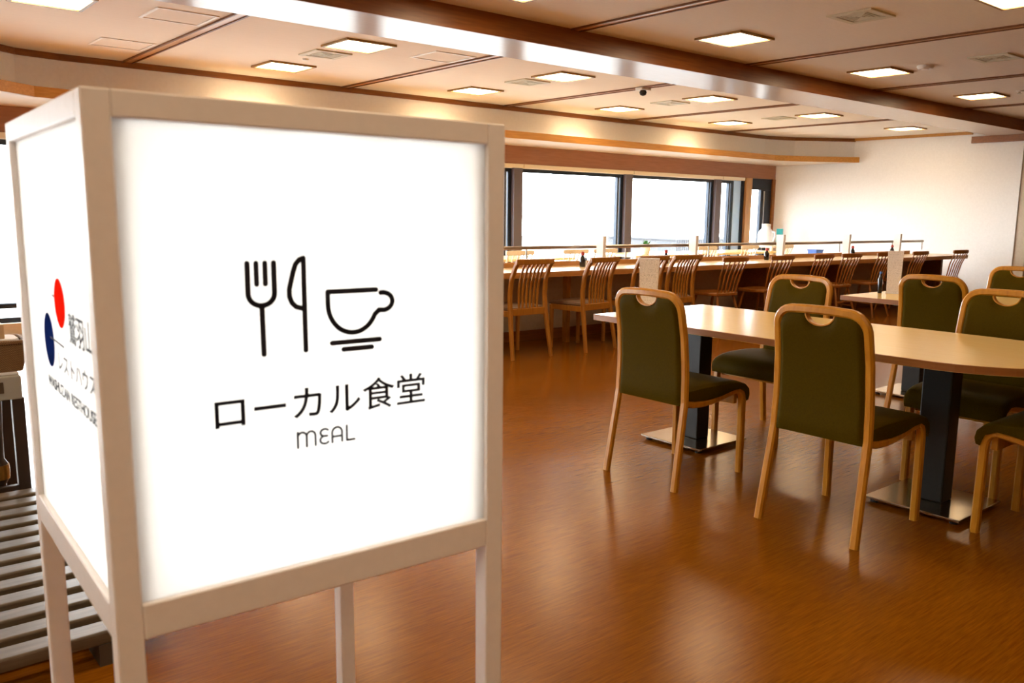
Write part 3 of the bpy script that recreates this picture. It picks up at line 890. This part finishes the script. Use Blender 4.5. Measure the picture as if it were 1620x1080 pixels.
# ------------------------------------------------------------------ spindle chairs
def make_spindle_chair(wood):
    t = thing('spindle_chair', '', 'chair')
    m = MB()
    rings = []
    out = [(.02, .17), (.0, .10), (-.005, 0), (.0, -.10), (.02, -.17), (.10, -.205), (.25, -.215), (.37, -.20), (.415, -.13), (.425, 0), (.415, .13), (.37, .20), (.25, .215), (.10, .205)]
    m.prism(list(reversed(out)), .405, .437)
    m.build('seat', wood, t, bevel=.008)
    for fx, fy, sx, sy in ((-.06, .19, .05, .13), (-.06, -.19, .05, -.13), (.42, .19, .33, .14), (.42, -.19, .33, -.14)):
        MB().tube([(fx, fy, 0), ((fx + sx) / 2, (fy + sy) / 2, .2), (sx, sy, .41)], .015, 10, radii=[.011, .016, .014]).build('leg', wood, t, smooth=True)
    for s in (1, -1):
        MB().tube([(-.015, s * .165, .17), (.375, s * .165, .19)], .008, 8).build('stretcher', wood, t, smooth=True)
    MB().tube([(.385, -.167, .16), (.385, .167, .16)], .008, 8).build('stretcher', wood, t, smooth=True)
    MB().tube([(-.018, -.165, .23), (-.018, .165, .23)], .008, 8).build('stretcher', wood, t, smooth=True)
    zc = .795
    crest = [(-.070 - .022 * (1 - (y / .2) ** 2), y, zc) for y in (-.205, -.16, -.09, 0, .09, .16, .205)]
    MB().sweep(crest, (0, 0, 1), .022, .052, round_=.5, scale=[.8, 1, 1, 1, 1, 1, .8]).build('crest_rail', wood, t, smooth=True)
    for k in range(6):
        a = (-2.5 + k) / 2.5
        yb, yt = a * .145, a * .180
        xt = -.070 - .022 * (1 - (yt / .2) ** 2)
        MB().tube([(.035, yb, .425), ((.035 + xt) / 2 + .01, (yb + yt) / 2, .62), (xt, yt, zc - .02)], .008, 8, radii=[.008, .0095, .007]).build('spindle', wood, t, smooth=True)
    return t
spc = make_spindle_chair(M['walnut']); used = []
GP = 'reddish spindle-back chairs at the counter'
names = ['first right of the slat-back chairs', 'second right of the slat-back chairs', 'third right of the slat-back chairs', 'fourth right of the slat-back chairs', 'left of the far table menu card', 'right of the far table menu card', 'last before the white end wall']
for x, wd in zip((7.48, 8.29, 9.08, 9.66, 10.42, 11.28, 12.38), names):
    place(spc, used, (x, front_y(x) - .22, 0), PI / 2 + random.uniform(-.06, .03), 'reddish spindle-back chair at the counter, ' + wd, GP)

# ------------------------------------------------------------------ things on the counter and tables
def make_menu(h=.305, wt=.106, wb=.088, d=.045):
    t = thing('menu_holder', '', 'menu')
    m = MB()
    ring0 = [(-d * .4, -wb / 2, 0), (d * .4, -wb / 2, 0), (d * .4, wb / 2, 0), (-d * .4, wb / 2, 0)]
    ring1 = [(-d * .5, -wt / 2, h), (d * .5, -wt / 2, h), (d * .5, wt / 2, h), (-d * .5, wt / 2, h)]
    m.rings([ring0, ring1])
    o = m.build('menu_card', [M['menu'], M['menu_side']], t)
    for p in o.data.polygons:
        if abs(p.normal.y) > .7 or abs(p.normal.z) > .8: p.material_index = 1
    MB().box(-d * .55, d * .55, -wb / 2 - .006, wb / 2 + .006, -.004, .004).build('base', M['menu_side'], t, loc=(0, 0, .004))
    return t
mn = make_menu(); used = []
MG = 'upright menu holders'
place(mn, used, (3.50, 3.175, .71), math.radians(36), 'white printed menu card on the near table behind the left olive chair', MG)
place(mn, used, (5.98, 3.06, .71), math.radians(28), 'white printed menu card standing on the far table beside a dark bottle', MG)
mcs = [(952, 6.22), (1096, 7.62), (1233, 9.22), (1340, 10.66), (1417, 11.95)]
wds = ['first from the sign', 'second from the sign', 'third from the sign, below the glazed door', 'fourth from the sign', 'fifth and farthest from the sign']
for (px_, X), wd in zip(mcs, wds):
    x = (X - CX0) / math.cos(CA)
    place(mn, used, on_counter(x, .42, .7195), math.radians(-2), 'narrow white menu card on the counter, ' + wd, MG)
def make_bottle():
    t = thing('soy_sauce_bottle', '', 'bottle')
    MB().lathe([(.026, 0), (.030, .01), (.030, .07), (.022, .095), (.014, .105), (.014, .115)], n=16).build('body', M['soy'], t, smooth=True)
    MB().lathe([(.019, .115), (.019, .135), (.010, .150)], n=16).build('cap', M['red_cap'], t, smooth=True)
    return t
bt = make_bottle(); used = []
for X, wd in ((5.97, 'left of the first counter menu card'), (7.18, 'left of the second counter menu card'), (8.95, 'left of the third counter menu card'), (10.82, 'right of the fourth counter menu card'), (11.82, 'left of the fifth counter menu card')):
    place(bt, used, on_counter((X - CX0) / math.cos(CA), .42, .7195), 0, 'dark soy bottle with red cap on the counter, ' + wd, 'soy bottles on the counter')
t = thing('slim_bottle', 'slim dark bottle standing on the far table against the white menu card', 'bottle', (5.93, 3.135, .71))
MB().lathe([(.015, 0), (.017, .01), (.016, .10), (.008, .12), (.008, .14)], n=14).build('body', M['soy'], t, smooth=True)
MB().lathe([(.010, .14), (.010, .155)], n=14).build('cap', M['blue'], t, smooth=True)
def make_shaker():
    t = thing('pepper_shaker', '', 'shaker')
    MB().lathe([(.02, 0), (.02, .05), (.016, .06)], n=14).build('body', M['clear'], t, smooth=True)
    MB().lathe([(.019, .06), (.019, .078), (.010, .084)], n=14).build('cap', M['soy'], t, smooth=True)
    return t
sh = make_shaker(); used = []
for X, wd in ((6.05, 'first'), (7.27, 'second'), (9.04, 'third'), (10.90, 'fourth')):
    place(sh, used, on_counter((X - CX0) / math.cos(CA), .47, .7195), 0, 'small white shaker with black lid on the counter beside the %s soy bottle' % wd, 'shakers on the counter')

# ================================================================== SEATING BY THE WINDOWS
def make_wtable():
    t = thing('window_table', '', 'table')
    MB().box(-.75, .75, -.35, .35, .67, .70).build('tabletop', M['table_top'], t, bevel=.004)
    for sx in (-.69, .69):
        for sy in (-.29, .29): MB().box(sx - .025, sx + .025, sy - .025, sy + .025, 0, .67).build('leg', M['pale_wood'], t, bevel=.003)
    return t
wt = make_wtable(); used = []
for X, wd in ((6.685, 'nearest the sign'), (9.30, 'the middle one, carrying the plant'), (11.05, 'the farthest one')):
    place(wt, used, (X, 8.35, 0), 0, 'pale table beside the windows beyond the counter, ' + wd, 'tables by the windows')
psc = make_spindle_chair(M['pale_wood']); used = []
PW = ['first from the sign, its spindles silhouetted', 'second from the sign', 'third from the sign', 'behind the second counter menu card', 'fifth from the sign', 'farthest, near the glazed door']
for X, wd in zip((6.25, 7.12, 7.62, 9.62, 10.6, 11.5), PW):
    place(psc, used, (X, 7.72, 0), PI / 2, 'pale spindle-back chair at the window tables, ' + wd, 'pale chairs by the windows')
# plant
t = thing('potted_plant', 'small leafy plant in a white pot on the middle window table', 'plant', (8.95, 8.2, .70))
MB().lathe([(.05, 0), (.07, .10), (.06, .10)], n=16).build('pot', M['plastic_white'], t, smooth=True)
lf = MB()
for k in range(26):
    a = random.uniform(0, 2 * PI); e = random.uniform(.3, 1.3); L = random.uniform(.07, .14)
    d = Vector((math.cos(a) * math.cos(e), math.sin(a) * math.cos(e), math.sin(e))); s = Vector((-math.sin(a), math.cos(a), 0)); o = Vector((0, 0, .095)); up = d.cross(s)
    b = len(lf.v)
    for p in (o, o + d * L * .5 + s * .022, o + d * L, o + d * L * .5 - s * .022): lf.v.append(p)
    for p in (o + up * .002, o + d * L * .5 + up * .003): lf.v.append(p)
    lf.face((b, b + 1, b + 5)); lf.face((b + 1, b + 2, b + 5)); lf.face((b + 2, b + 3, b + 5)); lf.face((b + 3, b, b + 5)); lf.face((b, b + 3, b + 2, b + 1))
lf.build('leaves', M['leaf'], t)
# corner table with water jug
t = thing('side_table', 'small wooden side table in the window corner under the water jug', 'table', (13.2, 9.12, 0))
MB().box(-.28, .28, -.25, .25, .70, .73).build('tabletop', M['pale_wood'], t, bevel=.003)
for sx in (-.24, .24):
    for sy in (-.21, .21): MB().box(sx - .02, sx + .02, sy - .02, sy + .02, 0, .70).build('leg', M['pale_wood'], t)
t = thing('water_jug', 'white water jug with a capped neck on the corner table, before the white wall', 'jug', (13.08, 9.12, .73))
MB().lathe([(.13, 0), (.145, .03), (.145, .18), (.125, .25), (.08, .30), (.075, .34)], n=24).build('body', M['clear'], t, smooth=True)
MB().lathe([(.078, .34), (.078, .375), (.04, .385)], n=20).build('lid', M['plastic_white'], t, smooth=True)
MB().sweep([(.0, -.12, .25), (.0, -.18, .24), (.0, -.19, .16), (.0, -.14, .08)], (1, 0, 0), .02, .025).build('handle', M['clear'], t, smooth=True)
t = thing('file_holder', 'cyan plastic holder beside the white water jug', 'holder', (13.32, 9.0, .73))
MB().box(-.03, .03, -.05, .05, 0, .30).build('body', M['cyan'], t, bevel=.004)
t = thing('storage_box', 'blue plastic box on the low white cabinet by the end wall', 'box', (12.9, 8.0, .55))
MB().box(-.10, .10, -.08, .08, 0, .14).box(-.11, .11, -.09, .09, .14, .16).build('body', M['blue'], t, bevel=.004)
t = thing('low_cabinet', 'low white cabinet along the white end wall under the blue box', 'cabinet', (13.1, 7.6, 0))
MB().box(-.35, .6, -.7, .7, .0, .55).build('body', M['white_wall'], t, bevel=.004)
for s in (-1, 1):
    dd = MB().box(-.37, -.35, s * .35 - .335, s * .35 + .335, .03, .53).build('door', M['white_wall'], t, bevel=.003)
    MB().box(-.385, -.37, s * .05 - .01, s * .05 + .01, .25, .37).build('handle', M['frame_light'], dd)

# ================================================================== LEFT: SLATTED DECK AND CONSOLE
t = thing('slatted_deck', 'low weathered slatted wooden deck on the floor at the bottom left, behind the sign', 'deck', (-.6, 2.44, 0))
for k in range(13):
    y = k * .1195
    MB().box(-1.0, 1.33, y, y + .075, .062, .10).build('slat', M['slat_grey'], t, bevel=.006)
for x in (-.8, .15, 1.12):
    MB().box(x, x + .05, .0, 1.50, .0, .062).build('bearer', M['slat_side'], t)
t = thing('console_table', 'grey console table with dark carved legs at the far left edge, behind the sign', 'table', (-.4, 3.98, 0))
MB().box(-.9, 1.035, 0, .40, .470, .565).build('top', M['console'], t, bevel=.004)
MB().box(.94, .97, -.006, 0, .50, .545).build('keyhole_plate', M['slat_side'], t)
for x in (-.85, 1.0):
    for y in (.03, .34): MB().box(x, x + .045, y, y + .04, 0, .470).build('leg', M['dark_post'], t, bevel=.003)
MB().box(-.85, 1.03, .035, .065, .06, .10).build('stretcher', M['dark_post'], t, bevel=.003)
lg = MB().lathe([(.025, 0), (.035, .05), (.030, .10), (.042, .12), (.042, .19), (.030, .21), (.034, .34), (.04, .470)], .935, .10, 16).build('carved_leg', M['dark_post'], t, smooth=True)
gb = MB().lathe([(.046, .125), (.048, .155), (.046, .185)], .935, .10, 16).build('gold_band', M['gold'], lg, smooth=True)
t = tag(MB().box(-.5, .255, -.01, .24, 0, .008).build('folded_cloth', M['cloth'], bevel=.002, loc=(.38, 4.03, .565)), 'white cloth laid on the grey console under the wicker basket', 'cloth')
t = thing('wicker_basket', 'brown woven basket on the grey console at the left edge', 'basket', (.47, 4.14, .573))
def rrect(hx, hy, r, z, n=6):
    out = []
    for cx, cy, a0 in ((hx - r, hy - r, 0), (-hx + r, hy - r, 90), (-hx + r, -hy + r, 180), (hx - r, -hy + r, 270)):
        for k in range(n + 1):
            a = math.radians(a0 + 90 * k / n); out.append((cx + r * math.cos(a), cy + r * math.sin(a), z))
    return out
MB().rings([rrect(.19, .09, .03, 0), rrect(.205, .10, .03, .06), rrect(.215, .105, .03, .12), rrect(.20, .092, .03, .12), rrect(.185, .08, .03, .012)]).build('body', M['wicker'], t, smooth=True)
MB().sweep(rrect(.208, .100, .03, .122), (0, 0, 1), .022, .018, closed=True, round_=.5).build('rim', M['wicker'], t, smooth=True)
t = tag(MB().prism(rrect(.185, .085, .03, 0)[0:0] + [(p[0], p[1]) for p in rrect(.185, .078, .03, 0)], 0, .012).build('napkin', M['cloth'], loc=(.47, 4.14, .695), bevel=.003), 'white napkin lying over the wicker basket at the left edge', 'napkin')
t = thing('wooden_box', 'tan wooden box standing on the basket napkin at the far left edge', 'box', (.535, 4.12, .707))
MB().box(-.12, .07, -.04, .04, 0, .06).build('base', M['tan'], t, bevel=.003)
MB().box(-.11, .055, -.035, .035, .06, .26).build('body', M['tan'], t, bevel=.004)
t = thing('guard_rail', 'dark metal guard rail low across the left window, ending behind the sign', 'rail', (0, YF - .06, 0))
MB().sweep([(-3.0, 0, .30), (1.53, 0, .30)], (0, 0, 1), .05, .05, round_=.4).build('bar', M['frame_dark'], t, smooth=True)
for x in (-2.9, -1.0, .9): MB().tube([(x, 0, 0), (x, 0, .28)], .015, 8).build('post', M['frame_dark'], t, smooth=True)

# ================================================================== OUTSIDE
t = thing('outbuilding', 'grey ribbed-metal building outside, low beyond the window', 'building', (37.9, 30, -4.2))
b = MB().box(-2.9, 3.2, 0, 5, 0, 4.13)
for k in range(40): b.box(-2.9 + k * .153, -2.9 + k * .153 + .06, -.05, 0, 0, 4.13)
b.build('wall', M['ribbed'], t)
MB().box(-3.0, 3.3, -.1, 5.1, 4.13, 4.2).build('roof', M['ribbed'], t)
struct(MB().box(-80, 140, 10.5, 160, -4.4, -4.2).build('ground', M['land']))
